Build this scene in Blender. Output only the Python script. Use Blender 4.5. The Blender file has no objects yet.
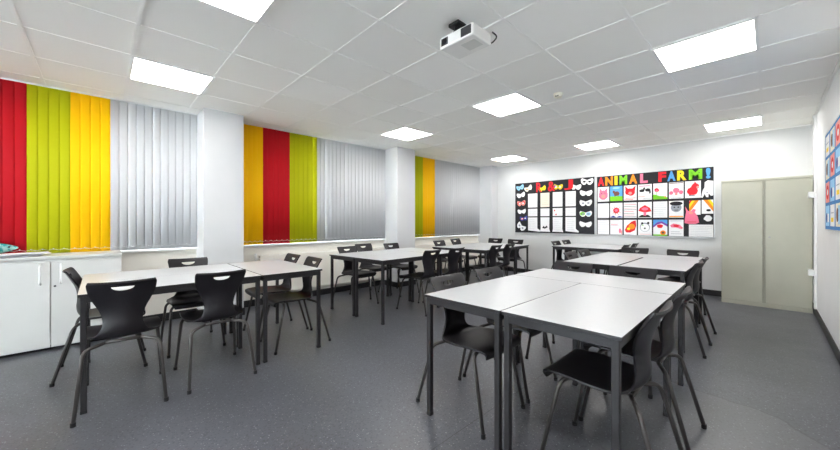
import bpy, bmesh, math, random
from mathutils import Vector, Matrix
random.seed(7)
C = bpy.context.scene.collection
PI = math.pi
R = math.radians

# ------------------------------------------------------------------ materials
def lin(c):
    out = []
    for v in c[:3]:
        v = v / 255.0
        out.append(v / 12.92 if v <= 0.04045 else ((v + 0.055) / 1.055) ** 2.4)
    return (*out, 1.0)

MATS = {}
def mat(name, rgb, rough=0.5, metal=0.0, spec=0.5, emit=0.0, transl=0.0):
    if name in MATS:
        return MATS[name]
    m = bpy.data.materials.new(name); m.use_nodes = True
    nt = m.node_tree; b = nt.nodes['Principled BSDF']
    b.inputs['Base Color'].default_value = lin(rgb)
    b.inputs['Roughness'].default_value = rough
    b.inputs['Metallic'].default_value = metal
    b.inputs['Specular IOR Level'].default_value = spec
    if emit:
        b.inputs['Emission Color'].default_value = lin(rgb)
        b.inputs['Emission Strength'].default_value = emit
    if transl:
        tr = nt.nodes.new('ShaderNodeBsdfTranslucent'); tr.inputs['Color'].default_value = lin(rgb)
        mx = nt.nodes.new('ShaderNodeMixShader'); mx.inputs[0].default_value = transl
        out = nt.nodes['Material Output']
        nt.links.new(b.outputs[0], mx.inputs[1]); nt.links.new(tr.outputs[0], mx.inputs[2])
        nt.links.new(mx.outputs[0], out.inputs['Surface'])
    MATS[name] = m
    return m

def noisy(name, rgb_a, rgb_b, scale, rough=0.5, bump=0.0, spec=0.5, lo=0.4, hi=0.6, detail=3):
    """two-tone noise material in object coordinates"""
    if name in MATS:
        return MATS[name]
    m = mat(name, rgb_a, rough, 0, spec); nt = m.node_tree; b = nt.nodes['Principled BSDF']
    tc = nt.nodes.new('ShaderNodeTexCoord')
    n = nt.nodes.new('ShaderNodeTexNoise'); n.inputs['Scale'].default_value = scale; n.inputs['Detail'].default_value = detail
    cr = nt.nodes.new('ShaderNodeValToRGB')
    cr.color_ramp.elements[0].position = lo; cr.color_ramp.elements[0].color = lin(rgb_a)
    cr.color_ramp.elements[1].position = hi; cr.color_ramp.elements[1].color = lin(rgb_b)
    nt.links.new(tc.outputs['Object'], n.inputs['Vector'])
    nt.links.new(n.outputs['Fac'], cr.inputs[0]); nt.links.new(cr.outputs[0], b.inputs['Base Color'])
    if bump:
        bp = nt.nodes.new('ShaderNodeBump'); bp.inputs['Strength'].default_value = bump; bp.inputs['Distance'].default_value = 0.002
        nt.links.new(n.outputs['Fac'], bp.inputs['Height']); nt.links.new(bp.outputs[0], b.inputs['Normal'])
    return m

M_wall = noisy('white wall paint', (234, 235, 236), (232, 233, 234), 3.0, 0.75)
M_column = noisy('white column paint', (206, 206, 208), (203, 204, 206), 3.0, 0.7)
M_sillwall = noisy('cream under-window paint', (236, 233, 224), (233, 230, 221), 3.0, 0.7)
M_white = mat('white gloss trim', (236, 237, 236), 0.35)
M_grid = mat('white ceiling grid', (244, 244, 242), 0.5)
M_skirt = mat('black vinyl skirting', (30, 30, 33), 0.45)
M_top = noisy('pale grey laminate', (195, 197, 199), (191, 193, 196), 60, 0.32, 0, 0.5, 0.3, 0.7, 4)
M_edge = mat('black table edging', (28, 27, 30), 0.45)
M_frame = mat('graphite steel tube', (40, 39, 42), 0.45, 0.2)
M_chleg = mat('bronze grey steel tube', (72, 69, 68), 0.36, 0.35)
M_shell = noisy('black polypropylene', (22, 20, 25), (25, 23, 28), 300, 0.42, 0.15, 0.4)
M_cap = mat('black rubber', (24, 24, 26), 0.6)
M_lamp = mat('lit acrylic panel', (255, 252, 248), 0.4, 0, 0.3, 5.8)
M_cab = noisy('beige grey enamel', (180, 179, 163), (177, 176, 160), 4, 0.45)
M_cabd = mat('beige grey shadow gap', (158, 157, 143), 0.6)
M_cup = noisy('white melamine', (205, 205, 203), (202, 202, 200), 3, 0.4)
M_steel = mat('brushed steel', (170, 170, 170), 0.3, 0.9)
M_black = mat('black plastic', (22, 22, 24), 0.4)
M_dark = mat('dark grey plastic', (60, 60, 64), 0.5)
M_pback = noisy('black backing paper', (20, 20, 27), (24, 24, 31), 20, 0.7)
M_alu = mat('white aluminium frame', (200, 203, 206), 0.35, 0.3)
M_blue = noisy('blue backing paper', (40, 120, 190), (46, 128, 198), 10, 0.7)
M_proj = mat('white projector plastic', (228, 228, 226), 0.4)
M_beige = mat('cream plastic', (240, 238, 222), 0.45)
M_lens = mat('projector lens glass', (16, 18, 26), 0.05)
V_red = mat('red blind fabric', (193, 22, 34), 0.7, 0, 0.2, 0, 0.04)
V_green = mat('lime blind fabric', (188, 190, 14), 0.7, 0, 0.2, 0, 0.04)
V_yellow = mat('yellow blind fabric', (255, 200, 2), 0.7, 0, 0.2, 0, 0.04)
V_grey = mat('pale grey blind fabric', (199, 200, 203), 0.7, 0, 0.2, 0, 0.018)

def glass_mat():
    m = bpy.data.materials.new('window glass'); m.use_nodes = True; nt = m.node_tree
    nt.nodes.remove(nt.nodes['Principled BSDF'])
    t = nt.nodes.new('ShaderNodeBsdfTransparent'); t.inputs[0].default_value = (0.93, 0.97, 0.98, 1)
    g = nt.nodes.new('ShaderNodeBsdfGlossy'); g.inputs['Roughness'].default_value = 0.02
    x = nt.nodes.new('ShaderNodeMixShader')
    x.inputs[0].default_value = 0.05; nt.links.new(t.outputs[0], x.inputs[1]); nt.links.new(g.outputs[0], x.inputs[2])
    nt.links.new(x.outputs[0], nt.nodes['Material Output'].inputs['Surface'])
    return m
M_glass = glass_mat()

def ceiling_mat():
    m = mat('mineral ceiling tile', (246, 246, 244), 0.9, 0, 0.1); nt = m.node_tree; b = nt.nodes['Principled BSDF']
    N = nt.nodes.new; L = nt.links.new
    tc = N('ShaderNodeTexCoord')
    sc = N('ShaderNodeVectorMath'); sc.operation = 'MULTIPLY_ADD'
    sc.inputs[1].default_value = (1/0.6, 1/0.6, 1); sc.inputs[2].default_value = (0.055/0.6, -0.19/0.6, 0)
    fl = N('ShaderNodeVectorMath'); fl.operation = 'FLOOR'
    wn = N('ShaderNodeTexWhiteNoise')
    L(tc.outputs['Object'], sc.inputs[0]); L(sc.outputs[0], fl.inputs[0]); L(fl.outputs[0], wn.inputs['Vector'])
    cr = N('ShaderNodeValToRGB')
    cr.color_ramp.elements[0].color = lin((246, 246, 243)); cr.color_ramp.elements[1].color = lin((250, 250, 248))
    L(wn.outputs['Value'], cr.inputs[0])
    ns = N('ShaderNodeTexNoise'); ns.inputs['Scale'].default_value = 220; ns.inputs['Detail'].default_value = 2
    L(tc.outputs['Object'], ns.inputs['Vector'])
    mx = N('ShaderNodeMix'); mx.data_type = 'RGBA'; mx.blend_type = 'MULTIPLY'; mx.inputs[0].default_value = 0.06
    L(cr.outputs[0], mx.inputs[6]); L(ns.outputs['Color'], mx.inputs[7]); L(mx.outputs[2], b.inputs['Base Color'])
    return m

def floor_mat():
    m = mat('speckled grey vinyl', (104, 106, 111), 0.42, 0, 0.5); nt = m.node_tree; b = nt.nodes['Principled BSDF']
    N = nt.nodes.new; L = nt.links.new
    tc = N('ShaderNodeTexCoord')
    def noise(scale, det=2):
        n = N('ShaderNodeTexNoise'); n.inputs['Scale'].default_value = scale; n.inputs['Detail'].default_value = det
        L(tc.outputs['Object'], n.inputs['Vector']); return n
    def ramp(src, stops):
        r = N('ShaderNodeValToRGB')
        while len(r.color_ramp.elements) < len(stops): r.color_ramp.elements.new(0.5)
        for e, (p, c) in zip(r.color_ramp.elements, stops):
            e.position = p; e.color = c
        L(src, r.inputs[0]); return r
    def mixc(fac, a, bb, mode='MIX'):
        x = N('ShaderNodeMix'); x.data_type = 'RGBA'; x.blend_type = mode
        if isinstance(fac, float): x.inputs[0].default_value = fac
        else: L(fac, x.inputs[0])
        L(a, x.inputs[6])
        if isinstance(bb, tuple): x.inputs[7].default_value = bb
        else: L(bb, x.inputs[7])
        return x.outputs[2]
    big = ramp(noise(1.1, 4).outputs['Fac'], [(0.3, lin((77, 79, 85))), (0.7, lin((88, 90, 97)))])
    col = big.outputs[0]
    # pale and dark chips
    v1 = N('ShaderNodeTexVoronoi'); v1.inputs['Scale'].default_value = 95; L(tc.outputs['Object'], v1.inputs['Vector'])
    chips = ramp(v1.outputs['Color'], [(0.0, (0, 0, 0, 1)), (0.74, (0, 0, 0, 1)), (0.78, (1, 1, 1, 1))])
    fade = ramp(v1.outputs['Distance'], [(0.20, (1, 1, 1, 1)), (0.42, (0, 0, 0, 1))])
    ch = mixc(1.0, chips.outputs[0], fade.outputs[0], 'MULTIPLY')
    col = mixc(ch, col, lin((138, 140, 145)))
    v2 = N('ShaderNodeTexVoronoi'); v2.inputs['Scale'].default_value = 120; L(tc.outputs['Object'], v2.inputs['Vector'])
    dk = ramp(v2.outputs['Color'], [(0.0, (0, 0, 0, 1)), (0.70, (0, 0, 0, 1)), (0.76, (0.7, 0.7, 0.7, 1))])
    col = mixc(dk.outputs[0], col, lin((62, 63, 67)))
    # welded sheet seam running along the room
    sx = N('ShaderNodeSeparateXYZ'); L(tc.outputs['Object'], sx.inputs[0])
    def m1(op, a, bv):
        q = N('ShaderNodeMath'); q.operation = op
        if isinstance(a, float): q.inputs[0].default_value = a
        else: L(a, q.inputs[0])
        if bv is not None:
            if isinstance(bv, float): q.inputs[1].default_value = bv
            else: L(bv, q.inputs[1])
        return q.outputs[0]
    d = m1('ABSOLUTE', m1('ADD', sx.outputs['X'], 1.243), None)
    seam = m1('LESS_THAN', d, 0.0022)
    col = mixc(seam, col, lin((46, 46, 50)))
    # scuffed lifted patch by the foreground tables, its edge line drawn by wear
    wob = noise(2.2, 2)
    dx = m1('ADD', sx.outputs['X'], 0.32); dy = m1('ADD', sx.outputs['Y'], -2.52)
    rad = m1('SQRT', m1('ADD', m1('MULTIPLY', dx, dx), m1('MULTIPLY', dy, dy)), None)
    rr = m1('ADD', rad, m1('MULTIPLY', m1('SUBTRACT', wob.outputs['Fac'], 0.5), 0.25))
    inside = ramp(m1('MULTIPLY', rr, 1.0), [(0.0, (1, 1, 1, 1)), (0.615, (1, 1, 1, 1)), (0.632, (0, 0, 0, 1))])
    side = ramp(m1('ADD', sx.outputs['X'], 1.0), [(0.25, (0, 0, 0, 1)), (0.5, (1, 1, 1, 1))]).outputs[0]
    pm = m1('MULTIPLY', m1('MULTIPLY', inside.outputs[0], side), 0.25)
    col = mixc(pm, col, lin((122, 122, 123)))
    line = m1('LESS_THAN', m1('ABSOLUTE', m1('SUBTRACT', rr, 0.63), None), 0.006)
    col = mixc(m1('MULTIPLY', m1('MULTIPLY', line, side), 0.5), col, lin((58, 58, 62)))
    L(col, b.inputs['Base Color'])
    rg = N('ShaderNodeMapRange'); rg.inputs['To Min'].default_value = 0.28; rg.inputs['To Max'].default_value = 0.42
    L(noise(2.5, 3).outputs['Fac'], rg.inputs['Value']); L(rg.outputs[0], b.inputs['Roughness'])
    bp = N('ShaderNodeBump'); bp.inputs['Strength'].default_value = 0.12; bp.inputs['Distance'].default_value = 0.002
    L(noise(150, 2).outputs['Fac'], bp.inputs['Height']); L(bp.outputs[0], b.inputs['Normal'])
    return m

# ------------------------------------------------------------------ mesh helpers
def box(bm, x0, x1, y0, y1, z0, z1, bev=0.0, mi=0):
    r = bmesh.ops.create_cube(bm, size=1.0)
    for v in r['verts']:
        v.co = Vector((x0 + (v.co.x + .5) * (x1 - x0), y0 + (v.co.y + .5) * (y1 - y0), z0 + (v.co.z + .5) * (z1 - z0)))
    fs = {f for v in r['verts'] for f in v.link_faces}
    for f in fs: f.material_index = mi
    if bev:
        es = {e for v in r['verts'] for e in v.link_edges}
        bmesh.ops.bevel(bm, geom=list(es), offset=bev, segments=2, profile=0.5, affect='EDGES')

def tube(bm, pts, r, n=10, caps=True):
    pts = [Vector(p) for p in pts]; rings = []
    t0 = (pts[1] - pts[0]).normalized()
    up = Vector((1, 0, 0)) if abs(t0.x) < 0.8 else Vector((0, 1, 0))
    nrm = (up - t0 * up.dot(t0)).normalized()
    for i, p in enumerate(pts):
        if i == 0: t = t0
        elif i == len(pts) - 1: t = (pts[i] - pts[i-1]).normalized()
        else: t = ((pts[i] - pts[i-1]).normalized() + (pts[i+1] - pts[i]).normalized()).normalized()
        nrm = (nrm - t * nrm.dot(t)).normalized(); bn = t.cross(nrm)
        rings.append([bm.verts.new(p + (nrm * math.cos(2*PI*k/n) + bn * math.sin(2*PI*k/n)) * r) for k in range(n)])
    for a, b in zip(rings, rings[1:]):
        for k in range(n):
            f = bm.faces.new((a[k], a[(k+1) % n], b[(k+1) % n], b[k])); f.smooth = True
    if caps:
        bm.faces.new(rings[0][::-1]); bm.faces.new(rings[-1])

def fillet(pts, rad, seg=6):
    """round the inner corners of a polyline"""
    P = [Vector(p) for p in pts]; out = [P[0]]
    for i in range(1, len(P) - 1):
        a, b, c = P[i-1], P[i], P[i+1]
        d1 = (a - b); d2 = (c - b)
        r = min(rad, d1.length * .48, d2.length * .48)
        p1 = b + d1.normalized() * r; p2 = b + d2.normalized() * r
        for k in range(seg + 1):
            t = k / seg
            out.append(p1 * (1-t)**2 + b * 2*t*(1-t) + p2 * t*t)
    out.append(P[-1]); return out

def cyl(bm, c, r, h, n=20, axis='z', r2=None):
    mtx = Matrix.Translation(Vector(c))
    if axis == 'x': mtx = mtx @ Matrix.Rotation(PI/2, 4, 'Y')
    if axis == 'y': mtx = mtx @ Matrix.Rotation(PI/2, 4, 'X')
    bmesh.ops.create_cone(bm, cap_ends=True, segments=n, radius1=r, radius2=r if r2 is None else r2, depth=h, matrix=mtx)

def obj(name, bm, mats, parent=None, smooth=False):
    me = bpy.data.meshes.new(name)
    bmesh.ops.recalc_face_normals(bm, faces=bm.faces[:])
    bm.to_mesh(me); bm.free()
    for m in (mats if isinstance(mats, (list, tuple)) else [mats]): me.materials.append(m)
    if smooth:
        for p in me.polygons: p.use_smooth = True
    o = bpy.data.objects.new(name, me); C.objects.link(o)
    if parent: o.parent = parent
    return o

def tag(o, label, cat, group=None):
    o['label'] = label; o['category'] = cat
    if group: o['group'] = group
    return o

def thing(name, label, cat, loc=(0, 0, 0), rz=0.0, group=None):
    o = bpy.data.objects.new(name, None); C.objects.link(o); o.empty_display_size = 0.1
    o.location = loc; o.rotation_euler = (0, 0, rz)
    return tag(o, label, cat, group)

def struct(name, bm, m, parent=None):
    o = obj(name, bm, m, parent); o['kind'] = 'structure'; return o

def copy_tree(o, parent=None):
    c = o.copy(); C.objects.link(c)
    if parent: c.parent = parent
    for ch in list(o.children): copy_tree(ch, c)
    return c

def new(): return bmesh.new()

# ------------------------------------------------------------------ room shell
HC, XW, XR, YB, YF = 2.60, -5.13, 0.43, 7.25, -6.6
CX = -4.73                                   # room face of the columns
b = new(); box(b, XW - .3, XR + .1, YF - .1, YB + .1, -.1, 0); struct('floor', b, floor_mat())
b = new(); box(b, XW - .3, XR + .1, YF - .1, YB + .1, HC, HC + .1); struct('ceiling', b, ceiling_mat())
b = new(); box(b, XW - .3, XR + .1, YB, YB + .1, 0, HC); struct('wall_back', b, noisy('dimmed white wall paint', (209, 210, 210), (206, 207, 208), 3.0, 0.75))  # greyer copy of the wall paint, its colour dims the overlit far wall
b = new(); box(b, XR, XR + .1, YF - .1, YB, 0, HC); struct('wall_right', b, M_wall)
FX0, FX1, FZ0, FZ1 = -3.1, .1, .9, 2.35      # unseen window added in the wall behind the camera for extra daylight
b = new()
box(b, XW - .3, XR, YF - .1, YF, 0, FZ0); box(b, XW - .3, XR, YF - .1, YF, FZ1, HC)
box(b, XW - .3, FX0, YF - .1, YF, FZ0, FZ1); box(b, FX1, XR, YF - .1, YF, FZ0, FZ1)
struct('wall_front', b, M_wall)
b = new()
for q in ((FX0, FX0 + .06), (FX1 - .06, FX1), ((FX0 + FX1) / 2 - .03, (FX0 + FX1) / 2 + .03)): box(b, q[0], q[1], YF - .08, YF - .02, FZ0, FZ1)
for q in ((FZ0, FZ0 + .06), (FZ1 - .06, FZ1)): box(b, FX0 + .06, FX1 - .06, YF - .08, YF - .02, *q)
wf5 = struct('window_4', b, M_white)
b = new(); box(b, FX0 + .05, FX1 - .05, YF - .053, YF - .047, FZ0 + .05, FZ1 - .05); struct('window_pane', b, M_glass, wf5)
W = [(-1.75, .90), (1.35, 3.95), (4.40, 6.98)]
ZS = 0.885
b = new()
box(b, XW - .2, XW, YF, YB, 0, ZS - .02)
box(b, XW - .2, XW, YF, W[0][0], ZS - .02, HC)
wl = struct('wall_left', b, M_sillwall)
for i, (y0, y1) in enumerate([(.90, 1.35), (3.95, 4.40), (6.98, YB)]):
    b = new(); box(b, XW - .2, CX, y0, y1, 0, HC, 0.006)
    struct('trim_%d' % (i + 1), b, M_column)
# ceiling grid bars (a tee every 0.6 m both ways)
b = new()
xs = [-.055 - .6 * k for k in range(9)]; ys = [.19 + .6 * k for k in range(-12, 12)]
for x in xs:
    if XW < x < XR: box(b, x - .012, x + .012, YF, YB, HC - .004, HC)
for y in ys:
    if YF < y < YB: box(b, XW, XR, y - .012, y + .012, HC - .004, HC)
struct('trim_5', b, M_grid)
b = new(); box(b, XR - .02, XR, YF, YB, HC - .02, HC); box(b, CX, XR, YB - .02, YB, HC - .02, HC); struct('trim_6', b, M_grid)
# skirting
b = new(); box(b, XR - .012, XR, YF, YB, 0, .095, .003); struct('baseboard_right', b, M_skirt)
b = new(); box(b, CX, XR - .012, YB - .012, YB, 0, .095, .003); struct('baseboard_back', b, M_skirt)
b = new()
box(b, XW, XW + .012, YF, .9, 0, .095, .003); box(b, XW, XW + .012, 1.35, 3.95, 0, .095, .003); box(b, XW, XW + .012, 4.4, 6.98, 0, .095, .003)
for y0, y1 in ((.9, 1.35), (3.95, 4.4), (6.98, YB)):
    box(b, CX, CX + .01, y0 - .01, y1 + (.01 if y1 < 7 else -.012), 0, .095, .003)
    box(b, XW, CX, y0 - .01, y0, 0, .095, .003)
    if y1 < 7: box(b, XW, CX, y1, y1 + .01, 0, .095, .003)
struct('baseboard_left', b, M_skirt)

# windows: frame, pane, sill
for i, (y0, y1) in enumerate(W):
    b = new()
    xa, xb = XW - .16, XW - .10
    box(b, xa, xb, y0, y0 + .06, ZS, HC); box(b, xa, xb, y1 - .06, y1, ZS, HC)
    box(b, xa, xb, y0 + .06, y1 - .06, ZS, ZS + .06); box(b, xa, xb, y0 + .06, y1 - .06, HC - .06, HC)
    n = 3
    for k in range(1, n):
        yc = y0 + (y1 - y0) * k / n; box(b, xa, xb, yc - .03, yc + .03, ZS + .06, HC - .06)
    box(b, xa, xb, y0 + .06, y1 - .06, 1.85, 1.90)
    wf = struct('window_%d' % (i + 1), b, M_white)
    b = new(); box(b, XW - .134, XW - .128, y0 + .055, y1 - .055, ZS + .055, HC - .055); struct('window_pane', b, M_glass, wf)
    b = new(); box(b, XW - .10, XW + .045, y0 + .001, y1 - .001, ZS - .025, ZS, .004); struct('windowsill', b, M_white, wf)

# ------------------------------------------------------------------ vertical blinds
XV = -5.092
def vane(root, y, ang, m, z0=.8862, z1=HC - .014, w=.088):
    b = new(); n = 5; rows = []
    for z in (z0, z1):
        rows.append([])
        for k in range(n + 1):
            t = k / n - .5
            rows[-1].append((0.003 * (1 - (2*t)**2), t * w, z))
    for side in (0, 1):
        off = .0012 * side
        vv = [[b.verts.new((x - off, yy, z)) for x, yy, z in r] for r in rows]
        for k in range(n): b.faces.new((vv[0][k], vv[0][k+1], vv[1][k+1], vv[1][k]))
        if side == 0: v0 = vv
        else:
            for k in (0, n): b.faces.new((v0[0][k], v0[1][k], vv[1][k], vv[0][k]))
            for q in (0, 1):
                for k in range(n): b.faces.new((v0[q][k], v0[q][k+1], vv[q][k+1], vv[q][k]))
    o = obj('vane', b, m, root, True)
    o.location = (XV, y, 0); o.rotation_euler = (0, 0, ang)
    return o

def blind(label, y0, y1, zones, openings):
    root = thing('vertical_blind', label, 'window blind', (0, 0, 0), 0, 'vertical blinds along the window wall')
    b = new(); box(b, XV - .034, XV + .012, y0 + .001, y1 - .001, HC - .014, HC - .001, .002); obj('headrail', b, M_white, root)
    ys_ = []
    for a, c, m in zones:
        k = max(1, round((c - a) / .0745)); ys_ += [(a + (i + .5) * (c - a) / k, m) for i in range(k)]
    for y, m in ys_:
        ang = R(-3 + random.uniform(-.6, .6))
        for oy, od in openings:
            if abs(oy - y) < .038: ang = R(od)
        vane(root, y, ang, m)
    n = len(ys_)
    b = new()
    for k in range(n - 1):
        y, yn = ys_[k][0], ys_[k + 1][0]
        tube(b, [(XV + .012, y, .935), (XV + .014, (y + yn) / 2, .925), (XV + .012, yn, .935)], .0016, 5)
        bmesh.ops.create_icosphere(b, subdivisions=1, radius=.006, matrix=Matrix.Translation((XV + .014, y, .937)))
    obj('bottom_chain', b, M_white, root)
    return root
blind('vertical blind of red, lime, yellow and pale grey vanes above the low white cupboard', *W[0],
      [(-1.745, -.535, V_red), (-.535, -.236, V_green), (-.236, .075, V_yellow), (.075, .898, V_grey)], [(.24, -8), (.47, -8)])
blind('vertical blind between the two square pillars, yellow red and lime vanes then pale grey', *W[1],
      [(1.354, 1.70, V_yellow), (1.70, 2.097, V_red), (2.097, 2.54, V_green), (2.54, 3.947, V_grey)], [(2.50, -14), (2.72, -13), (3.06, -9)])
blind('vertical blind at far end of window wall, lime and yellow vanes then pale grey', *W[2],
      [(4.404, 4.953, V_green), (4.953, 5.323, V_yellow), (5.323, 6.977, V_grey)], [(5.95, -11)])

# ------------------------------------------------------------------ convector heaters below the windows
def heater(label, y0, y1):
    root = thing('wall_heater', label, 'heater', (XW + .05, (y0 + y1) / 2, 0), 0, 'long cream heaters under the windows')
    h = (y1 - y0) / 2
    b = new(); box(b, -.05, .028, -h, h, .16, .72, .006); obj('casing', b, M_sillwall, root)
    b = new()
    for k in range(int(2 * h / .05)): box(b, -.035, .015, -h + .03 + k * .05, -h + .06 + k * .05, .7195, .7215)
    obj('top_grille', b, M_white, root)
    b = new(); tube(b, fillet([(-.01, -h - .05, 0), (-.01, -h - .05, .68), (-.01, -h, .68)], .03), .009); obj('pipe', b, M_white, root)
    b = new(); cyl(b, (-.01, -h - .05, .72), .016, .07, 14); obj('valve', b, M_white, root)
    for s in (-1, 1):
        b = new(); box(b, -.034, .0, s * (h - .25) - .02, s * (h - .25) + .02, 0, .16); obj('foot', b, M_white, root)
heater('long cream heater casing under the middle window between the pillars', 1.66, 3.86)
heater('long cream heater casing under the far window behind the corner tables', 4.52, 6.9)

# ------------------------------------------------------------------ low cupboard
XCF = -4.69
cup = thing('low_cupboard', 'low white two-door cupboard under the left window', 'cupboard', (XCF, -.34, 0))
b = new(); box(b, XW - XCF + .015, -.02, -.5, .5, .05, .865, .002); obj('carcass', b, M_cup, cup)
b = new(); box(b, XW - XCF + .015, -.05, -.49, .49, 0, .05); obj('plinth', b, M_black, cup)
b = new(); box(b, XW - XCF + .05, .012, -.505, .505, .865, .893, .003); obj('worktop', b, M_cup, cup)
for s in (-1, 1):
    b = new(); y0, y1 = (-.498, -.003) if s < 0 else (.003, .498)
    box(b, -.02, 0, y0, y1, .03, .84, .002); d = obj('door', b, M_cup, cup)
    yh = s * .066
    b = new(); tube(b, fillet([(0, yh, .63), (.028, yh, .64), (.034, yh, .72), (.028, yh, .80), (0, yh, .81)], .03), .0075); obj('handle', b, M_white, d)
    if s > 0:
        b = new(); cyl(b, (.002, .028, .605), .009, .008, 14, 'x'); obj('lock', b, M_dark, d)
# papers and a teal craft clip on its top
pr = thing('paper_pile', 'loose sheets of white paper on the low cupboard top', 'papers', (-4.80, -.63, .8935), R(14))
for k, (dx, dy, a) in enumerate([(0, 0, 0), (.02, .05, 6), (-.03, .09, -9), (.015, .02, 12), (.05, .12, -4)]):
    b = new(); box(b, -.105, .105, -.1485, .1485, 0, .0058)
    q = obj('sheet', b, noisy('white writing paper', (236, 236, 242), (222, 222, 232), 40, 0.7), pr)
    q.location = (dx, dy, k * .006); q.rotation_euler = (0, 0, R(a))
cr = thing('fish_ornament', 'small teal and grey fish-shaped object on cupboard against the red blind', 'ornament', (-5.02, -.70, .893), R(5))
cr.scale = (1, 1, 1.1)
b = new()
prof = [(-.13, .012), (-.09, .045), (-.04, .062), (.02, .055), (.07, .038), (.11, .018), (.125, .006)]
ring = []
for yy, hh in prof:
    ring.append([b.verts.new((math.cos(2*PI*k/12) * hh * .5, yy, .065 + math.sin(2*PI*k/12) * hh * .8)) for k in range(12)])
for a, c in zip(ring, ring[1:]):
    for k in range(12): b.faces.new((a[k], a[(k+1) % 12], c[(k+1) % 12], c[k])).smooth = True
b.faces.new(ring[0][::-1]); b.faces.new(ring[-1])
obj('body', b, noisy('teal felt', (38, 140, 140), (150, 190, 185), 26, 0.7, 0, 0.3, 0.45, 0.55), cr)
b = new(); box(b, -.03, .03, -.09, .06, 0, .012, .003); tube(b, [(0, -.02, .01), (0, -.02, .03)], .012); obj('stand', b, M_dark, cr)
b = new()
for s in (-1, 1): bmesh.ops.create_icosphere(b, subdivisions=2, radius=.008, matrix=Matrix.Translation((s * .017, .07, .075)))
obj('eye', b, M_black, cr)
b = new(); box(b, -.006, .006, -.20, -.12, .03, .11, .004); obj('tail', b, mat('teal card', (30, 170, 180), .6), cr)

# ------------------------------------------------------------------ tables
def make_table():
    root = thing('classroom_table', '', 'table')
    b = new(); box(b, -.55, .55, -.275, .275, .742, .76, .003)
    for f in b.faces: f.material_index = 0 if f.normal.z > .9 else 1
    b.normal_update()
    for f in b.faces: f.material_index = 0 if f.normal.z > .9 else 1
    obj('tabletop', b, [M_top, M_edge], root)
    b = new(); i = .012
    box(b, -.55 + i, .55 - i, -.275 + i, -.275 + i + .022, .702, .742, .002); box(b, -.55 + i, .55 - i, .275 - i - .022, .275 - i, .702, .742, .002)
    box(b, -.55 + i, -.55 + i + .022, -.241, .241, .702, .742, .002); box(b, .55 - i - .022, .55 - i, -.241, .241, .702, .742, .002)
    obj('frame_rail', b, M_frame, root)
    for sx in (-1, 1):
        for sy in (-1, 1):
            x, y = sx * .523, sy * .248
            b = new(); box(b, x - .0155, x + .0155, y - .0155, y + .0155, .012, .7415, .004); lg = obj('leg', b, M_frame, root)
            b = new(); box(b, x - .0165, x + .0165, y - .0165, y + .0165, 0, .02, .003); obj('foot_cap', b, M_cap, lg)
    return root
TABLE = [make_table()]; used = []
def table(x, y, rz, label, group):
    o = TABLE[0] if not used else copy_tree(TABLE[0]); used.append(o)
    o.location = (x, y, 0); o.rotation_euler = (0, 0, rz); tag(o, label, 'table', group)
def block(P, deg, group, where, cross=True, L=('left', 'right'), gap=0.0):
    a = R(deg); c, s = math.cos(a), math.sin(a)
    def at(u, v): return P[0] + u * c - v * s, P[1] + u * s + v * c
    for u, w in ((.275, L[0]), (.829 + gap, L[1])):
        x, y = at(u, .55); table(x, y, a + PI/2, 'pale grey table, ' + w + ' lengthwise one ' + where, group)
    if cross:
        x, y = at(.552, 1.104 + .275 + .003); table(x, y, a, 'pale grey crosswise table at far end ' + where, group)
block((-4.087, -.105), 0, 'tables by the low white cupboard', 'of the group nearest the low cupboard', L=('window-side', 'aisle-side'))
block((-1.505, 1.476), .75, 'tables in the foreground group', 'of the big foreground group', L=('left', 'right'))
block((-4.221, 2.297), 4.5, 'tables beside the middle window', 'of the group beside the middle window', L=('window-side', 'aisle-side'))
block((-4.195, 4.322), 5, 'tables in the far window corner', 'of the group in the far window corner', L=('window-side', 'aisle-side'))
block((-1.645, 3.865), 1.0, 'tables between foreground group and display boards', 'of the group right behind the foreground', L=('left', 'right'), gap=.016)
# two tables side by side near the display boards
for y, w in ((6.355, 'nearer one of the pair below the display boards'), (6.909, 'one of the pair below the boards pushed nearest the wall')):
    table(-2.245, y, R(-1), 'pale grey table, ' + w, 'tables below the display boards')

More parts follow.
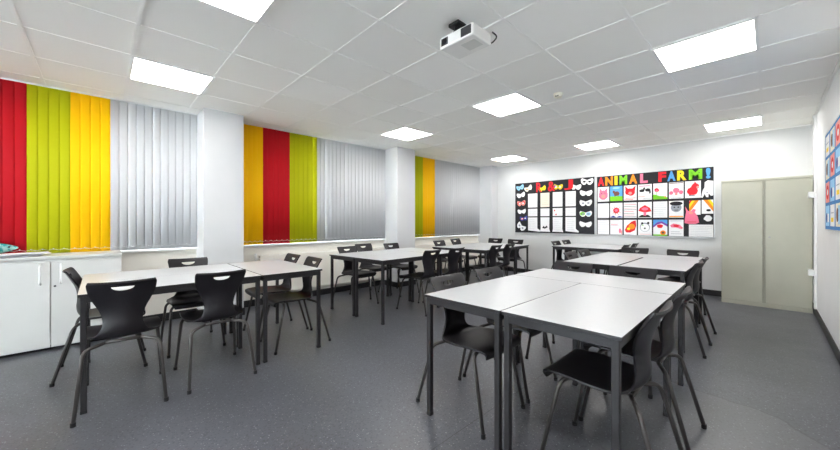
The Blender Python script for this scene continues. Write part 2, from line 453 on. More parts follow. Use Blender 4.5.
# ------------------------------------------------------------------ chairs
def catmull(P, n):
    out = []
    for i in range(len(P) - 1):
        p0 = P[max(i-1, 0)]; p1 = P[i]; p2 = P[i+1]; p3 = P[min(i+2, len(P)-1)]
        for k in range(n):
            t = k / n
            out.append(tuple(.5 * (2*b_ + (c_-a_)*t + (2*a_-5*b_+4*c_-d_)*t*t + (3*b_-a_-3*c_+d_)*t**3) for a_, b_, c_, d_ in zip(p0, p1, p2, p3)))
    out.append(P[-1]); return out
def shell_mesh():
    # (y, z, half width, seat dish, forward wrap of the back edges)
    P = [(.252, .418, .172, .004, 0), (.262, .440, .186, .004, 0), (.247, .460, .196, .004, 0), (.15, .460, .206, .010, 0), (.05, .450, .209, .014, 0),
         (-.045, .444, .198, .016, .002), (-.105, .450, .166, .014, .010), (-.145, .480, .125, .006, .026), (-.156, .530, .102, 0, .032),
         (-.152, .580, .100, 0, .032), (-.152, .640, .116, 0, .032), (-.164, .700, .144, 0, .032), (-.187, .755, .164, 0, .030),
         (-.212, .805, .172, .003, .026), (-.224, .823, .170, .005, .024), (-.234, .829, .165, .005, .022)]
    S = catmull(P, 4); nx = 22
    b = new(); rows = []
    for (y, z, w, dz, dy) in S:
        rows.append([b.verts.new((w * (2*k/nx - 1), y + dy * (2*k/nx - 1)**2, z + dz * (2*k/nx - 1)**2)) for k in range(nx + 1)])
    for r0, r1 in zip(rows, rows[1:]):
        for k in range(nx): b.faces.new((r0[k], r0[k+1], r1[k+1], r1[k]))
    o = obj('shell', b, M_shell, None, True)
    # half-moon hand hole
    b = new(); pts = [(-.058, .797), (.058, .797)] + [(.058 * math.cos(PI * k / 10), .797 - .028 * math.sin(PI * k / 10)) for k in range(1, 10)]
    f0 = [b.verts.new((x, -.35, z)) for x, z in pts]; f1 = [b.verts.new((x, -.05, z)) for x, z in pts]
    b.faces.new(f0); b.faces.new(f1[::-1])
    for k in range(len(pts)): b.faces.new((f0[k], f0[(k+1) % len(pts)], f1[(k+1) % len(pts)], f1[k]))
    cut = obj('cutter', b, M_shell)
    sm = o.modifiers.new('s', 'SOLIDIFY'); sm.thickness = .011; sm.offset = 0
    bo = o.modifiers.new('b', 'BOOLEAN'); bo.operation = 'DIFFERENCE'; bo.object = cut; bo.solver = 'EXACT'
    be = o.modifiers.new('v', 'BEVEL'); be.width = .003; be.segments = 2; be.limit_method = 'ANGLE'; be.angle_limit = R(50)
    dg = bpy.context.evaluated_depsgraph_get()
    me = bpy.data.meshes.new_from_object(o.evaluated_get(dg))
    bpy.data.objects.remove(o); bpy.data.objects.remove(cut)
    for p in me.polygons: p.use_smooth = True
    try: me.set_sharp_from_angle(angle=R(48))
    except Exception: pass
    me.name = 'seat_shell'
    return me
def make_chair():
    root = thing('school_chair', '', 'chair')
    so = bpy.data.objects.new('seat_shell', shell_mesh()); C.objects.link(so); so.parent = root
    r = .0112
    for sy in (-1, 1):
        for sx in (-1, 1):
            if sy < 0: pts = [(sx*.221, -.268, .010), (sx*.190, -.160, .405), (sx*.09, -.105, .424)]
            else: pts = [(sx*.221, .268, .010), (sx*.192, .178, .432), (sx*.09, .158, .432)]
            b = new(); tube(b, fillet(pts, .045, 7), r, 12); lg = obj('leg', b, M_chleg, root)
            b = new(); cyl(b, (sx*.221, sy*.2675, .012), .0135, .024, 14); obj('foot_cap', b, M_cap, lg)
    b = new()
    tube(b, [(-.09, -.105, .424), (.09, -.105, .424)], r, 12); tube(b, [(-.09, .158, .432), (.09, .158, .432)], r, 12)
    for s in (-1, 1): box(b, s*.075 - .012, s*.075 + .012, -.105, .16, .426, .436, .002)
    obj('seat_frame', b, M_chleg, root)
    return root
CH = make_chair(); chused = []
def chair(x, y, deg, label, group):
    o = CH if not chused else copy_tree(CH); chused.append(o)
    o.location = (x, y, 0); o.rotation_euler = (0, 0, R(deg)); tag(o, 'black plastic chair ' + label, 'chair', group)
G = 'chairs around the tables by the low cupboard'
chair(-3.108, 0.117, 87, 'seen from behind at the aisle-side near corner of the cupboard tables', G)
chair(-3.105, 0.670, 91, 'seen from behind, farther along the aisle side of the cupboard tables', G)
chair(-3.862, 0.020, -3, 'seen edge-on at the near end, between cupboard and tables', G)
chair(-3.970, 0.660, -90, 'facing us across the cupboard tables in front of the left window', G)
chair(-3.830, 1.425, 180, 'at the far end of the cupboard tables, nearer the heater', G)
chair(-3.329, 1.432, 178, 'at the far end of the cupboard tables, aisle-side', G)
G = 'chairs around the tables beside the middle window'
chair(-4.250, 2.730, -86, 'nearest us of the three lined up along the middle window heater', G)
chair(-4.58, 3.25, -86, 'in the middle of the three lined up along the middle window heater', G)
chair(-4.38, 3.69, -86, 'farthest of the three along the middle window, in front of a pillar', G)
chair(-3.320, 3.220, 94, 'back to us, aisle side of middle-window tables, left of two', G)
chair(-3.319, 3.727, 94, 'back to us, aisle side of middle-window tables, right of two', G)
G = 'chairs around the tables in the far window corner'
chair(-3.246, 4.633, 95, 'back to us, aisle side of far-corner tables, left of two', G)
chair(-3.255, 5.060, 95, 'back to us, aisle side of far-corner tables, right of two', G)
chair(-4.370, 4.910, -86, 'on the window side of far-corner tables, left of two', G)
chair(-4.582, 5.661, -86, 'on the window side of far-corner tables, right of two', G)
chair(-4.242, 6.253, 186, 'at far end of far-corner tables, nearer the window corner', G)
chair(-3.690, 6.170, 186, 'at far end of far-corner tables, nearer the masks board', G)
G = 'chairs around the foreground tables'
chair(-1.376, 1.775, -90, 'nearest us on the left side of the foreground tables', G)
chair(-1.391, 2.294, -89, 'second along the left side of the foreground tables', G)
chair(-0.535, 1.830, 90, 'nearest us on the right side of the foreground tables', G)
chair(-0.530, 2.350, 90, 'second along the right side of the foreground tables', G)
chair(-1.265, 3.005, 180, 'left one behind the far edge of the foreground tables', G)
chair(-0.785, 3.010, 180, 'right one behind the far edge of the foreground tables', G)
G = 'chairs around the tables behind the foreground group'
chair(-1.520, 4.245, -90, 'left one on the left side of the tables behind the foreground', G)
chair(-1.540, 4.740, -90, 'right one on the left side of the tables behind the foreground', G)
chair(-1.345, 5.420, 180, 'at far edge of tables behind the foreground, left one', G)
chair(-0.790, 5.410, 180, 'at far edge of the tables behind the foreground, nearer tall cabinet', G)
chair(-0.660, 4.105, 90, 'at the right side of the tables behind the foreground, nearer us', G)
chair(-0.665, 4.575, 90, 'at the right side of the tables behind the foreground, nearer tall cabinet', G)
G = 'chairs around the tables below the display boards'
chair(-2.665, 6.390, -90, 'left end of the tables below the boards, nearer us', G)
chair(-2.675, 6.890, -90, 'left end of the tables below the boards, nearest the wall', G)
chair(-1.820, 6.300, 90, 'right end of the tables below the boards, nearer us', G)
chair(-1.825, 6.855, 90, 'right end of the tables below the boards, nearest the wall', G)

# ------------------------------------------------------------------ tall cabinet
cab = thing('tall_cabinet', 'tall beige grey two-door metal cabinet in the far right corner', 'cabinet', (-.043, 6.8, 0))
b = new(); box(b, -.45, .45, .022, .434, 0, 1.83, .003)
obj('body', b, M_cab, cab)
b = new(); box(b, -.45, .45, 0, .022, 0, .055, .002); obj('kick_plate', b, M_cab, cab)
b = new(); box(b, -.452, .452, -.004, .44, 1.80, 1.832, .003); obj('top_panel', b, M_cab, cab)
for s in (-1, 1):
    b = new(); x0, x1 = (-.446, -.016) if s < 0 else (.016, .446)
    box(b, x0, x1, 0, .022, .060, 1.795, .003); d = obj('door', b, M_cab, cab)
    if s > 0:
        b = new(); cyl(b, (.055, -.002, .995), .012, .008, 16, 'y'); box(b, .049, .061, -.008, -.002, .992, .998); lk = obj('lock', b, M_steel, d)
b = new(); box(b, -.0155, -.004, .004, .022, .060, 1.795); box(b, .004, .0155, .004, .022, .060, 1.795); obj('centre_strip', b, M_cabd, cab)

# white pipe boxing in the corner with two brackets
pp = thing('wall_conduit', 'white vertical conduit with two clips in the far right corner beside the tall cabinet', 'conduit', (XR, 6.62, 0))
b = new(); box(b, -.026, 0, -.03, .03, .097, HC - .03, .004); obj('channel', b, M_white, pp)
for z in (.56, 1.56):
    b = new(); box(b, -.075, -.022, -.05, .05, z - .04, z + .04, .008); obj('clip', b, M_white, pp)
b = new(); box(b, -.04, 0, -.04, .04, HC - .06, HC - .025, .004); obj('end_box', b, M_white, pp)

# ------------------------------------------------------------------ ceiling lights
LX = [(-4.24, 'nearest the windows'), (-2.44, 'in the middle column'), (-.64, 'nearest the right wall')]
LY = [(.20, 'front row'), (3.20, 'second row'), (6.20, 'row by the far wall'), (-2.80, 'added row behind the camera')]  # last row is added out of view to brighten the near end
lab = {(0, 0): 'square lit ceiling panel above the low cupboard tables, at upper left', (1, 0): 'square lit ceiling panel cut off at the top edge of the picture',
       (2, 0): 'square lit ceiling panel above the camera near the right wall', (0, 1): 'square lit ceiling panel near the second pillar',
       (1, 1): 'square lit ceiling panel between the projector and the far wall', (2, 1): 'square lit ceiling panel at upper right, largest in view',
       (0, 2): 'square lit ceiling panel at the far window corner above the masks board', (1, 2): 'square lit ceiling panel above the gap between the display boards',
       (2, 2): 'square lit ceiling panel above the tall cabinet',
       (0, 3): 'added unseen ceiling panel behind the camera, nearest the windows', (1, 3): 'added unseen ceiling panel behind the camera, mid-room', (2, 3): 'added unseen ceiling panel behind the camera, by the right wall'}
L0 = None
for i, (x, _) in enumerate(LX):
    for j, (y, _) in enumerate(LY):
        if L0 is None:
            L0 = thing('ceiling_light', '', 'ceiling light')
            b = new()
            for q in ((-.30, .30, -.30, -.281), (-.30, .30, .281, .30), (-.30, -.281, -.281, .281), (.281, .30, -.281, .281)): box(b, *q, -.012, -.001)
            obj('frame', b, M_white, L0)
            b = new(); box(b, -.2805, .2805, -.2805, .2805, -.010, -.001); obj('diffuser', b, M_lamp, L0)
            o = L0
        else: o = copy_tree(L0)
        o.location = (x + .29, y + .29, HC); tag(o, lab[(i, j)], 'ceiling light', 'square ceiling light panels')

# ------------------------------------------------------------------ projector and detector
pj = thing('projector', 'white projector hanging from the ceiling on a black bracket', 'projector', (-1.432, 1.80, 0))
b = new(); box(b, -.142, .142, -.105, .105, 2.405, 2.485, .012); obj('body', b, M_proj, pj)
b = new(); box(b, -.125, -.065, -.1075, -.10, 2.420, 2.470, .002); obj('lens_surround', b, M_black, pj)
b = new(); cyl(b, (-.095, -.108, 2.445), .02, .006, 24, 'y'); obj('lens', b, M_lens, pj)
b = new(); box(b, .045, .13, -.1065, -.10, 2.416, 2.474, .002)
for k in range(6): box(b, .049 + k * .0135, .056 + k * .0135, -.109, -.106, 2.420, 2.470)
obj('front_vent', b, M_dark, pj)
b = new(); box(b, .0, .11, -.05, .05, 2.4035, 2.406); obj('underside_hatch', b, mat('pale grey plastic', (205, 206, 204), .5), pj)
b = new()
box(b, -.14, .0, -.05, .05, 2.486, 2.494, .002)
for a in (0, 1, 2, 3):
    sx, sy = (-1 if a < 2 else 1), (-1 if a % 2 else 1)
    tube(b, [(-.07, 0, 2.53), (-.07 + sx * .075, sy * .07, 2.492)], .007, 8)
obj('cradle', b, M_black, pj)
b = new(); cyl(b, (-.07, 0, 2.548), .022, .06, 16); cyl(b, (-.07, 0, 2.525), .032, .03, 16); obj('pole', b, M_black, pj)
b = new(); box(b, -.115, -.025, -.045, .045, 2.572, 2.596, .004); obj('ceiling_plate', b, M_black, pj)
b = new()
tube(b, fillet([(.05, .1, 2.44), (.05, .15, 2.445), (.10, .17, 2.50), (.03, .10, 2.55), (-.04, .03, 2.585)], .04), .004, 8)
obj('cable', b, M_dark, pj)
b = new(); tube(b, fillet([(.09, .1, 2.44), (.10, .16, 2.45), (.16, .15, 2.475), (.15, .10, 2.49)], .04), .005, 8)
obj('cable', b, M_dark, pj)
b = new(); tube(b, fillet([(-.1, -.06, 2.487), (-.13, -.02, 2.52), (-.11, .05, 2.50), (-.08, .08, 2.487)], .03), .005, 8)
obj('cable', b, M_dark, pj)
dt = thing('motion_detector', 'small cream detector on the ceiling beyond the projector', 'detector', (-1.57, 3.57, HC))
b = new(); cyl(b, (0, 0, -.010), .048, .018, 24); cyl(b, (0, 0, -.03), .036, .024, 24, 'z', .042); obj('base', b, M_beige, dt)
b = new()
box(b, -.018, .018, -.038, -.03, -.040, -.028, .001); obj('sensor_window', b, M_black, dt)

# ------------------------------------------------------------------ display boards
PAL = dict(w=(238, 238, 240), pink=(240, 120, 150), red=(222, 35, 48), green=(120, 200, 40), blue=(90, 160, 225), lblue=(150, 205, 240), black=(28, 28, 34),
           yellow=(250, 215, 40), orange=(245, 140, 30), brown=(110, 70, 60), purple=(120, 70, 170), grey=(150, 155, 165), ink=(160, 160, 172), salmon=(240, 150, 140),
           cream=(236, 228, 208), navy=(60, 70, 150))
def paint(n): return mat('paint ' + n, PAL[n], .65, 0, .3)
def ell(cx, cy, rx, ry, n=20, wob=0.0, seed=0):
    rg = random.Random(seed)
    return [(cx + rx * math.cos(2*PI*k/n) * (1 + rg.uniform(-wob, wob)), cy + ry * math.sin(2*PI*k/n) * (1 + rg.uniform(-wob, wob))) for k in range(n)]
def rect(x0, y0, x1, y1): return [(x0, y0), (x1, y0), (x1, y1), (x0, y1)]
def lines(n, x0=.12, x1=.88, y0=.2, y1=.85, h=.012, seed=0):
    rg = random.Random(seed); out = []
    for k in range(n):
        y = y0 + (y1 - y0) * k / max(1, n - 1); out.append(rect(x0, y, x1 - rg.uniform(0, .25), y + h))
    return out
DEPTH = .0225
def sheet(name, label, cat, group, x0, x1, z0, z1, shapes=(), base='w', outline=None, tilt=0.0, wall='back'):
    """a sheet of paper on a board, the drawing on it built as thin coloured pieces of the same mesh"""
    w, h = x1 - x0, z1 - z0
    b = new(); mats = [paint(base)]; names = [base]
    def poly(pts, y0, y1, mi):
        a = [b.verts.new(((px - .5) * w, y0, (pz - .5) * h)) for px, pz in pts]
        c = [b.verts.new(((px - .5) * w, y1, (pz - .5) * h)) for px, pz in pts]
        fs = [b.faces.new(a), b.faces.new(c[::-1])]
        for k in range(len(pts)): fs.append(b.faces.new((a[k], a[(k+1) % len(pts)], c[(k+1) % len(pts)], c[k])))
        for f in fs: f.material_index = mi
    poly(outline or rect(0, 0, 1, 1), -.0012, 0, 0)
    for k, (cn, pts) in enumerate(shapes):
        if cn not in names: names.append(cn); mats.append(paint(cn))
        poly(pts, -.0016 - .0003 * k, -.0008, names.index(cn))
    o = obj(name, b, mats)
    if wall == 'back':
        o.location = ((x0 + x1) / 2, YB - DEPTH, (z0 + z1) / 2); o.rotation_euler = (0, tilt, 0)
    else:
        o.location = (XR - DEPTH, (x0 + x1) / 2, (z0 + z1) / 2); o.rotation_euler = (0, 0, -PI/2)
    return tag(o, label, cat, group)
def board(name, label, x0, x1, z0, z1, backing, wall='back'):
    root = thing(name, label, 'noticeboard', ((x0 + x1) / 2, YB, (z0 + z1) / 2) if wall == 'back' else (XR, (x0 + x1) / 2, (z0 + z1) / 2), 0 if wall == 'back' else -PI/2)
    w, h = (x1 - x0) / 2, (z1 - z0) / 2
    b = new(); box(b, -w + .012, w - .012, -.022, -.001, -h + .012, h - .012); obj('backing', b, backing, root)
    b = new()
    for q in ((-w, w, h - .012, h), (-w, w, -h, -h + .012), (-w, -w + .012, -h + .012, h - .012), (w - .012, w, -h + .012, h - .012)):
        box(b, q[0], q[1], -.026, -.001, q[2], q[3], .002)
    obj('frame', b, M_alu, root)
board('display_board', 'black display board with white masks and play letters, left of two on the far wall', -4.235, -2.425, .945, 2.135, M_pback)
board('display_board', 'black display board of animal drawings under the ANIMAL FARM title', -2.40, -.605, .945, 2.125, M_pback)
board('display_board', 'blue-backed display board on the right wall', 3.55, 5.42, 1.13, 2.11, M_blue, 'right')

def letter(ch, colname, x0, x1, z0, z1, label, group, cat='letter', bold=.05):
    cu = bpy.data.curves.new('t', 'FONT'); cu.body = ch; cu.size = 1.0; cu.offset = bold; cu.extrude = .004; cu.resolution_u = 4
    t = bpy.data.objects.new('t', cu); C.objects.link(t)
    dg = bpy.context.evaluated_depsgraph_get(); dg.update()
    me = bpy.data.meshes.new_from_object(t.evaluated_get(dg))
    bpy.data.objects.remove(t)
    xs_ = [v.co.x for v in me.vertices]; ys_ = [v.co.y for v in me.vertices]
    ax, bx, ay, by = min(xs_), max(xs_), min(ys_), max(ys_)
    for v in me.vertices:
        v.co = Vector((((v.co.x - ax) / (bx - ax) - .5) * (x1 - x0), (-.0065 if v.co.z > 0 else 0), ((v.co.y - ay) / (by - ay) - .5) * (z1 - z0)))
    me.materials.clear(); me.materials.append(paint(colname))
    o = bpy.data.objects.new('paper_letter', me); C.objects.link(o)
    o.location = ((x0 + x1) / 2, YB - DEPTH, (z0 + z1) / 2)
    return tag(o, label, cat, group)
gl = 'letters of the ANIMAL FARM title'
for ch, cn, x0, x1, lb in [('A', 'red', -2.37, -2.255, 'red cut-out letter A starting the ANIMAL FARM title'), ('N', 'orange', -2.235, -2.10, 'orange cut-out letter N in the ANIMAL FARM title'),
        ('I', 'yellow', -2.07, -2.02, 'yellow cut-out letter I in the ANIMAL FARM title'), ('M', 'green', -1.985, -1.855, 'green cut-out letter M in the word ANIMAL'),
        ('A', 'orange', -1.825, -1.69, 'orange cut-out letter A later in the word ANIMAL'), ('L', 'pink', -1.645, -1.525, 'pink cut-out letter L ending the word ANIMAL'),
        ('F', 'red', -1.365, -1.25, 'red cut-out letter F starting the word FARM'), ('A', 'blue', -1.235, -1.115, 'blue cut-out letter A in the word FARM'),
        ('R', 'yellow', -1.095, -.965, 'yellow cut-out letter R in the word FARM'), ('M', 'green', -.935, -.76, 'green cut-out letter M ending the word FARM'),
        ('!', 'blue', -.715, -.655, 'blue cut-out exclamation mark at the end of the title')]:
    letter(ch, cn, x0, x1, 1.925, 2.098, lb, gl)
g = 'letters on the masks board'
letter('R', 'red', -3.685, -3.555, 1.885, 2.105, 'red cut-out letter R at top left of the masks board', g, bold=.022)
letter('&', 'red', -3.41, -3.245, 1.885, 2.105, 'red cut-out ampersand at the top middle of the masks board', g, bold=.022)
letter('J', 'red', -3.05, -2.86, 1.895, 2.11, 'red cut-out letter J at top of the masks board', g, bold=.022)

# animal drawings, three rows of sheets
gd = 'animal drawings on the title board'
cols = [(-2.375, -2.168), (-2.148, -1.935), (-1.912, -1.70), (-1.678, -1.463), (-1.442, -1.234), (-1.211, -1.007), (-.988, -.778), (-.76, -.625)]
rws = [(1.615, 1.90), (1.285, 1.575), (.962, 1.248)]
eyes = lambda x, y, d=.12, r=.03: [('black', ell(x - d, y, r, r)), ('black', ell(x + d, y, r, r))]
D = {
 (0, 0): ('pig face drawn in pink on white paper', 'w', [('pink', ell(.5, .45, .33, .28, 20, .06, 1)), ('pink', [(.2, .6), (.25, .85), (.42, .7)]), ('pink', [(.8, .6), (.76, .85), (.58, .7)]), ('salmon', ell(.5, .38, .15, .11))] + eyes(.5, .56)),
 (1, 0): ('brown animal painted under a blue sky on green grass', 'w', [('blue', rect(.0, .3, 1, 1)), ('green', rect(0, 0, 1, .32)), ('brown', ell(.52, .5, .24, .16, 18, .12, 2)), ('brown', ell(.3, .62, .1, .1)), ('brown', rect(.36, .3, .42, .45)), ('brown', rect(.62, .3, .68, .45)), ('lblue', ell(.5, .88, .3, .06))]),
 (2, 0): ('red animal with pointed ears above red scribbles', 'w', [('red', ell(.5, .55, .32, .2, 18, .12, 3)), ('red', [(.2, .62), (.18, .9), (.4, .7)]), ('red', [(.8, .62), (.85, .9), (.6, .7)]), ('salmon', ell(.5, .48, .12, .08)), ('red', rect(.1, .12, .7, .15)), ('red', rect(.2, .2, .85, .23)), ('pink', rect(.15, .92, .85, .95))]),
 (3, 0): ('two black horses under a pink heading', 'w', [('pink', rect(.05, .88, .95, .94)), ('pink', rect(.15, .80, .8, .84)), ('black', ell(.33, .58, .16, .08, 16, .15, 4)), ('black', ell(.66, .60, .16, .09, 16, .15, 5)), ('black', ell(.46, .68, .06, .07)), ('black', ell(.8, .50, .05, .1)), ('salmon', rect(.1, .25, .5, .28)), ('grey', rect(.4, .15, .9, .18))]),
 (4, 0): ('pink flower-like pig over a green hill', 'w', [('green', [(0, 0), (1, 0), (1, .1), (.75, .18), (.45, .2), (.15, .3), (0, .3)]), ('red', ell(.25, .58, .16, .12, 14, .2, 6)), ('pink', ell(.25, .55, .09, .07)), ('green', rect(.24, .25, .27, .48)), ('orange', ell(.85, .14, .06, .04))] + [('ink', q) for q in lines(3, .1, .9, .78, .92, .012, 3)]),
 (5, 0): ('row of small pink pigs under brown heading', 'w', [('pink', ell(.22, .38, .12, .1, 14, .15, 7)), ('pink', ell(.5, .5, .2, .13, 14, .12, 8)), ('pink', ell(.78, .4, .13, .1, 14, .15, 9)), ('salmon', ell(.5, .32, .08, .06)), ('brown', rect(.1, .85, .9, .89)), ('ink', rect(.2, .12, .8, .14))]),
 (6, 0): ('red pig silhouette on white paper', 'w', [('red', ell(.48, .42, .28, .2, 18, .1, 10)), ('red', ell(.62, .64, .2, .16, 14, .1, 11)), ('red', [(.55, .72), (.6, .92), (.72, .74)]), ('black', rect(.3, .2, .6, .23)), ('salmon', ell(.75, .6, .07, .06))]),
 (0, 1): ('page of faint handwriting beside the left edge, middle row', 'w', [('ink', q) for q in lines(9, .1, .9, .12, .88, .008, 12)]),
 (1, 1): ('red radiating sun-like creature over dark hills', 'w', [('red', ell(.5, .5, .2, .15))] + [('red', [(.5 + .15*math.cos(a), .5 + .11*math.sin(a)), (.5 + .46*math.cos(a+.12), .5 + .34*math.sin(a+.12)), (.5 + .15*math.cos(a+.3), .5 + .11*math.sin(a+.3))]) for a in [k * PI/5 for k in range(10)]] + [('navy', [(.05, .02), (.95, .02), (.9, .16), (.7, .2), (.5, .12), (.3, .22), (.1, .14)]), ('pink', ell(.5, .5, .11, .08))]),
 (2, 1): ('page of red and black written lines', 'w', [('red' if k % 2 else 'black', q) for k, q in enumerate(lines(9, .1, .95, .14, .88, .022, 13))]),
 (3, 1): ('pink dome shape over a black foreground', 'w', [('black', [(.0, .02), (1, .02), (1, .12), (.7, .24), (.3, .24), (0, .14)]), ('red', [(.1, .45), (.2, .6), (.5, .75), (.8, .6), (.92, .42), (.5, .36)]), ('pink', rect(.42, .2, .58, .4)), ('pink', ell(.5, .55, .2, .08))]),
 (4, 1): ('page of faint handwriting in the middle row, right of centre', 'w', [('ink', q) for q in lines(9, .1, .9, .12, .88, .008, 14)]),
 (5, 1): ('grey face under a black hat with a yellow base', 'w', [('grey', ell(.5, .58, .3, .22)), ('black', ell(.5, .78, .36, .1)), ('black', ell(.4, .6, .05, .03)), ('black', ell(.62, .6, .05, .03)), ('yellow', rect(.05, .02, .95, .13)), ('orange', rect(.05, .13, .95, .17)), ('black', rect(.4, .44, .62, .47))]),
 (0, 2): ('page of faint handwriting at the bottom left corner', 'w', [('ink', q) for q in lines(8, .1, .9, .14, .86, .008, 15)]),
 (1, 2): ('page with handwriting and small pink figures at its lower right', 'w', [('ink', q) for q in lines(5, .1, .8, .5, .88, .01, 16)] + [('pink', ell(.75, .3, .08, .14)), ('red', ell(.9, .22, .06, .15)), ('pink', rect(.15, .62, .6, .65))]),
 (2, 2): ('orange red pig-shaped blob in the bottom row', 'w', [('red', [(.15, .35), (.3, .6), (.6, .82), (.85, .88), (.9, .6), (.8, .35), (.5, .22), (.25, .22)]), ('orange', ell(.6, .55, .2, .15)), ('yellow', ell(.4, .42, .1, .07)), ('black', rect(.1, .1, .5, .12))]),
 (3, 2): ('animal face with two dark eyes on white paper', 'w', [('grey', ell(.5, .52, .3, .24)), ('w', ell(.5, .5, .26, .2)), ('black', ell(.34, .72, .07, .06)), ('black', ell(.7, .74, .07, .06)), ('green', ell(.38, .62, .04, .03)), ('black', ell(.5, .46, .06, .04)), ('salmon', rect(.2, .14, .85, .16))]),
 (4, 2): ('blue purple and red painted arch above an orange ball', 'w', [('blue', [(0, .55), (0, 1), (1, 1), (1, .55), (.8, .78), (.5, .86), (.2, .74)]), ('purple', [(0, .5), (0, .62), (.3, .84), (.6, .9), (1, .72), (1, .58), (.6, .78), (.3, .7)]), ('red', ell(.48, .6, .22, .12, 16, .12, 17)), ('green', rect(0, 0, 1, .08)), ('orange', ell(.7, .2, .2, .14)), ('brown', ell(.7, .2, .1, .07))]),
 (5, 2): ('pink fish-like pig on white paper in the bottom row', 'w', [('pink', [(.15, .62), (.35, .72), (.7, .66), (.92, .5), (.8, .44), (.5, .52), (.25, .52)]), ('red', ell(.5, .6, .16, .06)), ('ink', rect(.2, .2, .8, .22)), ('ink', rect(.2, .3, .7, .32))] + [('ink', rect(.15, .84, .8, .86))]),
}
for (c, r), (lb, base, sh) in D.items():
    if (c, r) not in ((1, 0), (4, 2), (4, 0)):       # drawings fill their sheets
        sh = [(cn, [(min(.97, max(.03, .5 + 1.22 * (px - .5))), min(.97, max(.03, .5 + 1.22 * (pz - .5)))) for px, pz in pts]) for cn, pts in sh]
    sheet('drawing', lb, 'drawing', gd, *cols[c], *rws[r], sh, base)
sheet('paper_cutout', 'white irregular animal cut-out at the right end of the top row', 'cut-out', None, -.775, -.622, 1.61, 1.895, [('grey', ell(.5, .3, .06, .05)), ('black', ell(.62, .78, .03, .02))], 'w',
      [(.0, .02), (.12, .0), (.3, .22), (.42, .04), (.6, .02), (.62, .25), (.8, .1), (1, .12), (1, .95), (.55, 1), (.3, .9), (.28, .6), (.12, .42)])
sheet('drawing', 'striped sunburst sheet, left of the two on the right end', 'drawing', gd, -.93, -.782, 1.33, 1.57, [('orange', [(0, .45), (.5, 1), (.85, 1), (0, .15)]), ('yellow', [(0, .75), (.25, 1), (.5, 1), (0, .45)]), ('red', [(0, .95), (.05, 1), (.25, 1), (0, .75)])], 'w')
sheet('drawing', 'striped sunburst sheet at the right edge, below the white cut-out', 'drawing', gd, -.768, -.622, 1.345, 1.575, [('orange', [(1, .45), (.5, 1), (.15, 1), (1, .15)]), ('yellow', [(1, .75), (.75, 1), (.5, 1), (1, .45)]), ('black', ell(.6, .25, .2, .08))], 'w')
o = sheet('paper_cutout', 'pink pig cut-out standing on the black backing', 'cut-out', None, -.995, -.80, 1.175, 1.475, [('salmon', ell(.45, .62, .14, .08)), ('red', rect(.2, .1, .8, .13))], 'pink',
      [(.0, .05), (.3, 0), (.75, 0), (1, .08), (.92, .4), (.7, .66), (.78, .8), (.6, .85), (.45, .72), (.25, .74), (.05, 1), (.12, .7), (.05, .4)])
o.location.y -= .003
sheet('paper_cutout', 'small grey cloud-shaped cut-out at right edge of drawings board', 'cut-out', None, -.74, -.635, 1.215, 1.325, (), 'w', ell(.5, .5, .5, .45, 16, .12, 30))
sheet('writing_sheet', 'wide white sheet of writing at the bottom right corner of drawings board', 'paper', None, -.935, -.622, .962, 1.165, [('ink', q) for q in lines(6, .06, .96, .15, .85, .012, 31)], 'w')

# masks board: character sheets
gs = 'white writing sheets on the masks board'
sc = [(-3.89, -3.66, 'first'), (-3.585, -3.375, 'second'), (-3.30, -3.085, 'third'), (-3.02, -2.805, 'fourth')]
sr = [(1.54, 1.86, 'top'), (1.335, 1.51, 'middle'), (.99, 1.31, 'bottom')]
for i, (x0, x1, cn) in enumerate(sc):
    for j, (z0, z1, rn) in enumerate(sr):
        sh = [('ink', q) for q in lines(6 if j != 1 else 4, .12, .9, .18, .85, .01, 40 + i * 3 + j)]
        base = 'cream' if (i, j) == (1, 0) else 'w'
        if (i, j) == (1, 2): sh = [('black', [(.2, .25), (.35, .4), (.5, .3), (.7, .42), (.8, .3), (.5, .2)])]
        if (i, j) == (2, 1): sh += [('red', ell(.2, .7, .06, .1)), ('red', ell(.35, .2, .06, .1))]
        ol = None
        if j == 2 and i in (0, 3): ol = [(0, 0.06), (.9, .0), (1.25, -.02), (1.3, .06), (1.0, .22), (1, 1), (0, 1)]
        if j == 2 and i in (1, 2): ol = [(-.05, 0), (1.08, -.02), (.98, .2), (1, 1), (0, 1), (.02, .2)]
        lb = 'white writing sheet, %s row and %s column from left on the masks board' % (rn, cn)
        if base == 'cream': lb = 'cream sheet of writing in the top row of the masks board'
        if (i, j) == (1, 2): lb = 'white sheet with a black squiggle in the bottom row of masks board'
        o = sheet('writing_sheet', lb, 'paper', gs, x0, x1, z0, z1, sh, base, ol)
# cut paper bridging pieces and masks
gm = 'paper eye masks on the masks board'
MO = [(0, .75), (.08, 1), (.3, .86), (.5, .72), (.7, .86), (.92, 1), (1, .75), (.95, .35), (.8, .08), (.62, .1), (.5, .34), (.38, .1), (.2, .08), (.05, .35)]
def mask(cx, cz, w, h, base, label, tilt=0, eyesc='black', extra=()):
    sh = list(extra)
    if eyesc: sh += [(eyesc, ell(.29, .5, .11, .13, 12)), (eyesc, ell(.71, .5, .11, .13, 12))]
    o = sheet('paper_mask', label, 'mask', gm, cx - w/2, cx + w/2, cz - h/2, cz + h/2, sh, base, MO, R(tilt))
    o.location.y -= .0025
LXm = -4.09
mask(LXm, 2.02, .20, .13, 'lblue', 'pale blue eye mask at the top left corner of the masks board', -14, 'grey')
mask(LXm + .02, 1.84, .22, .13, 'w', 'white eye mask second from the top along the left edge', -12, None)
mask(LXm + .03, 1.645, .22, .14, 'salmon', 'red and pink eye mask along the left edge', -6, 'w', [('red', ell(.25, .55, .2, .2)), ('red', ell(.78, .6, .15, .2))])
mask(LXm + .04, 1.45, .22, .12, 'w', 'white eye mask below the red one along the left edge', -4, None)
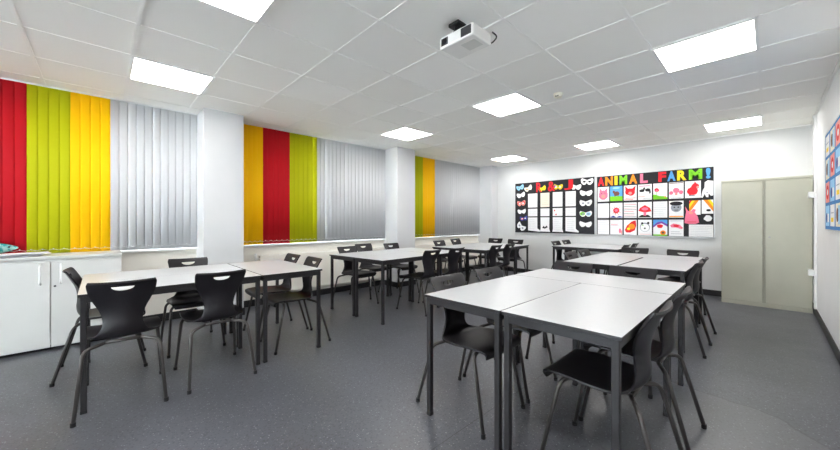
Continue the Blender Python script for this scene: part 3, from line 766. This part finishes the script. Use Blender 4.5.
mask(LXm + .09, 1.285, .20, .12, 'navy', 'dark blue and red eye mask low on the left edge', -8, 'w', [('red', ell(.3, .5, .18, .18))])
mask(LXm + .02, 1.09, .24, .16, 'w', 'white winged mask at the bottom left corner', 38, 'grey')
mask(-3.88, 1.985, .20, .13, 'cream', 'cream mask just left of the red letter R', -24, None, [('orange', ell(.3, .5, .1, .15))])
mask(-3.54, 1.955, .18, .12, 'yellow', 'yellow mask between the letter R and the ampersand', -18, None)
mask(-3.18, 1.97, .21, .13, 'yellow', 'yellow and purple mask between the ampersand and the letter J', 4, 'w', [('purple', ell(.15, .6, .12, .25)), ('green', ell(.5, .6, .1, .15))])
mask(-2.80, 1.94, .22, .13, 'w', 'white mask just right of the letter J', 5, None)
RXm = -2.60
mask(RXm + .02, 2.035, .25, .15, 'w', 'white eye mask with large dark eye holes at the top right corner', 4)
mask(RXm, 1.80, .25, .13, 'w', 'white eye mask second from the top along the right edge', 3, None)
mask(RXm - .005, 1.595, .25, .14, 'w', 'white eye mask midway down the right edge', 0, 'grey')
mask(RXm - .005, 1.37, .25, .13, 'w', 'pale mask with green half along the right edge', 0, 'grey', [('green', ell(.25, .55, .2, .28)), ('lblue', ell(.72, .5, .18, .28))])
mask(RXm - .01, 1.155, .25, .13, 'w', 'white eye mask lowest on the right edge', 2, None)

# blue board on the right wall
gb = 'pictures on the blue board'
cnt = 0
words = ['topmost', 'second from top', 'third from top', 'lowest']
arts = [('w', [('yellow', rect(.2, .2, .8, .4)), ('ink', rect(.15, .6, .85, .64))]), ('cream', [('brown', ell(.4, .5, .25, .3)), ('lblue', rect(.6, .1, .9, .9))]),
        ('salmon', [('red', ell(.5, .5, .35, .35)), ('w', ell(.55, .5, .15, .15))]), ('lblue', [('navy', ell(.3, .4, .2, .25)), ('w', rect(.55, .2, .9, .6))])]
for c, (y0, y1, cw) in enumerate([(5.08, 5.36, 'farthest column'), (4.72, 5.0, 'second column from far end'), (4.36, 4.64, 'third column from far end')]):
    for r in range(4):
        z1 = 2.07 - r * .232
        base, sh = arts[(r + c) % 4]
        sheet('picture', '%s picture in the %s of the blue wall board' % (words[r], cw), 'picture', gb, y0, y1, z1 - .20, z1, sh, base, None, 0, 'right')

# ------------------------------------------------------------------ world, camera
w = bpy.data.worlds.new('World'); bpy.context.scene.world = w; w.use_nodes = True
bg = w.node_tree.nodes['Background']; bg.inputs[0].default_value = (0.94, 0.97, 1.0, 1); bg.inputs[1].default_value = 11.0

cam = bpy.data.cameras.new('Camera'); co = bpy.data.objects.new('Camera', cam); C.objects.link(co)
co.location = (0, 0, 1.22); co.rotation_euler = (PI/2, 0, 0.807)
cam.sensor_width = 36; cam.lens = 333.65 / 840 * 36; cam.shift_y = -3.7 / 840; cam.clip_start = .02
sc_ = bpy.context.scene; sc_.camera = co
sc_.view_settings.view_transform = 'Standard'; sc_.view_settings.look = 'None'
sc_.view_settings.gamma = 1.0; sc_.view_settings.use_curve_mapping = False
sc_.view_settings.exposure = 1.82
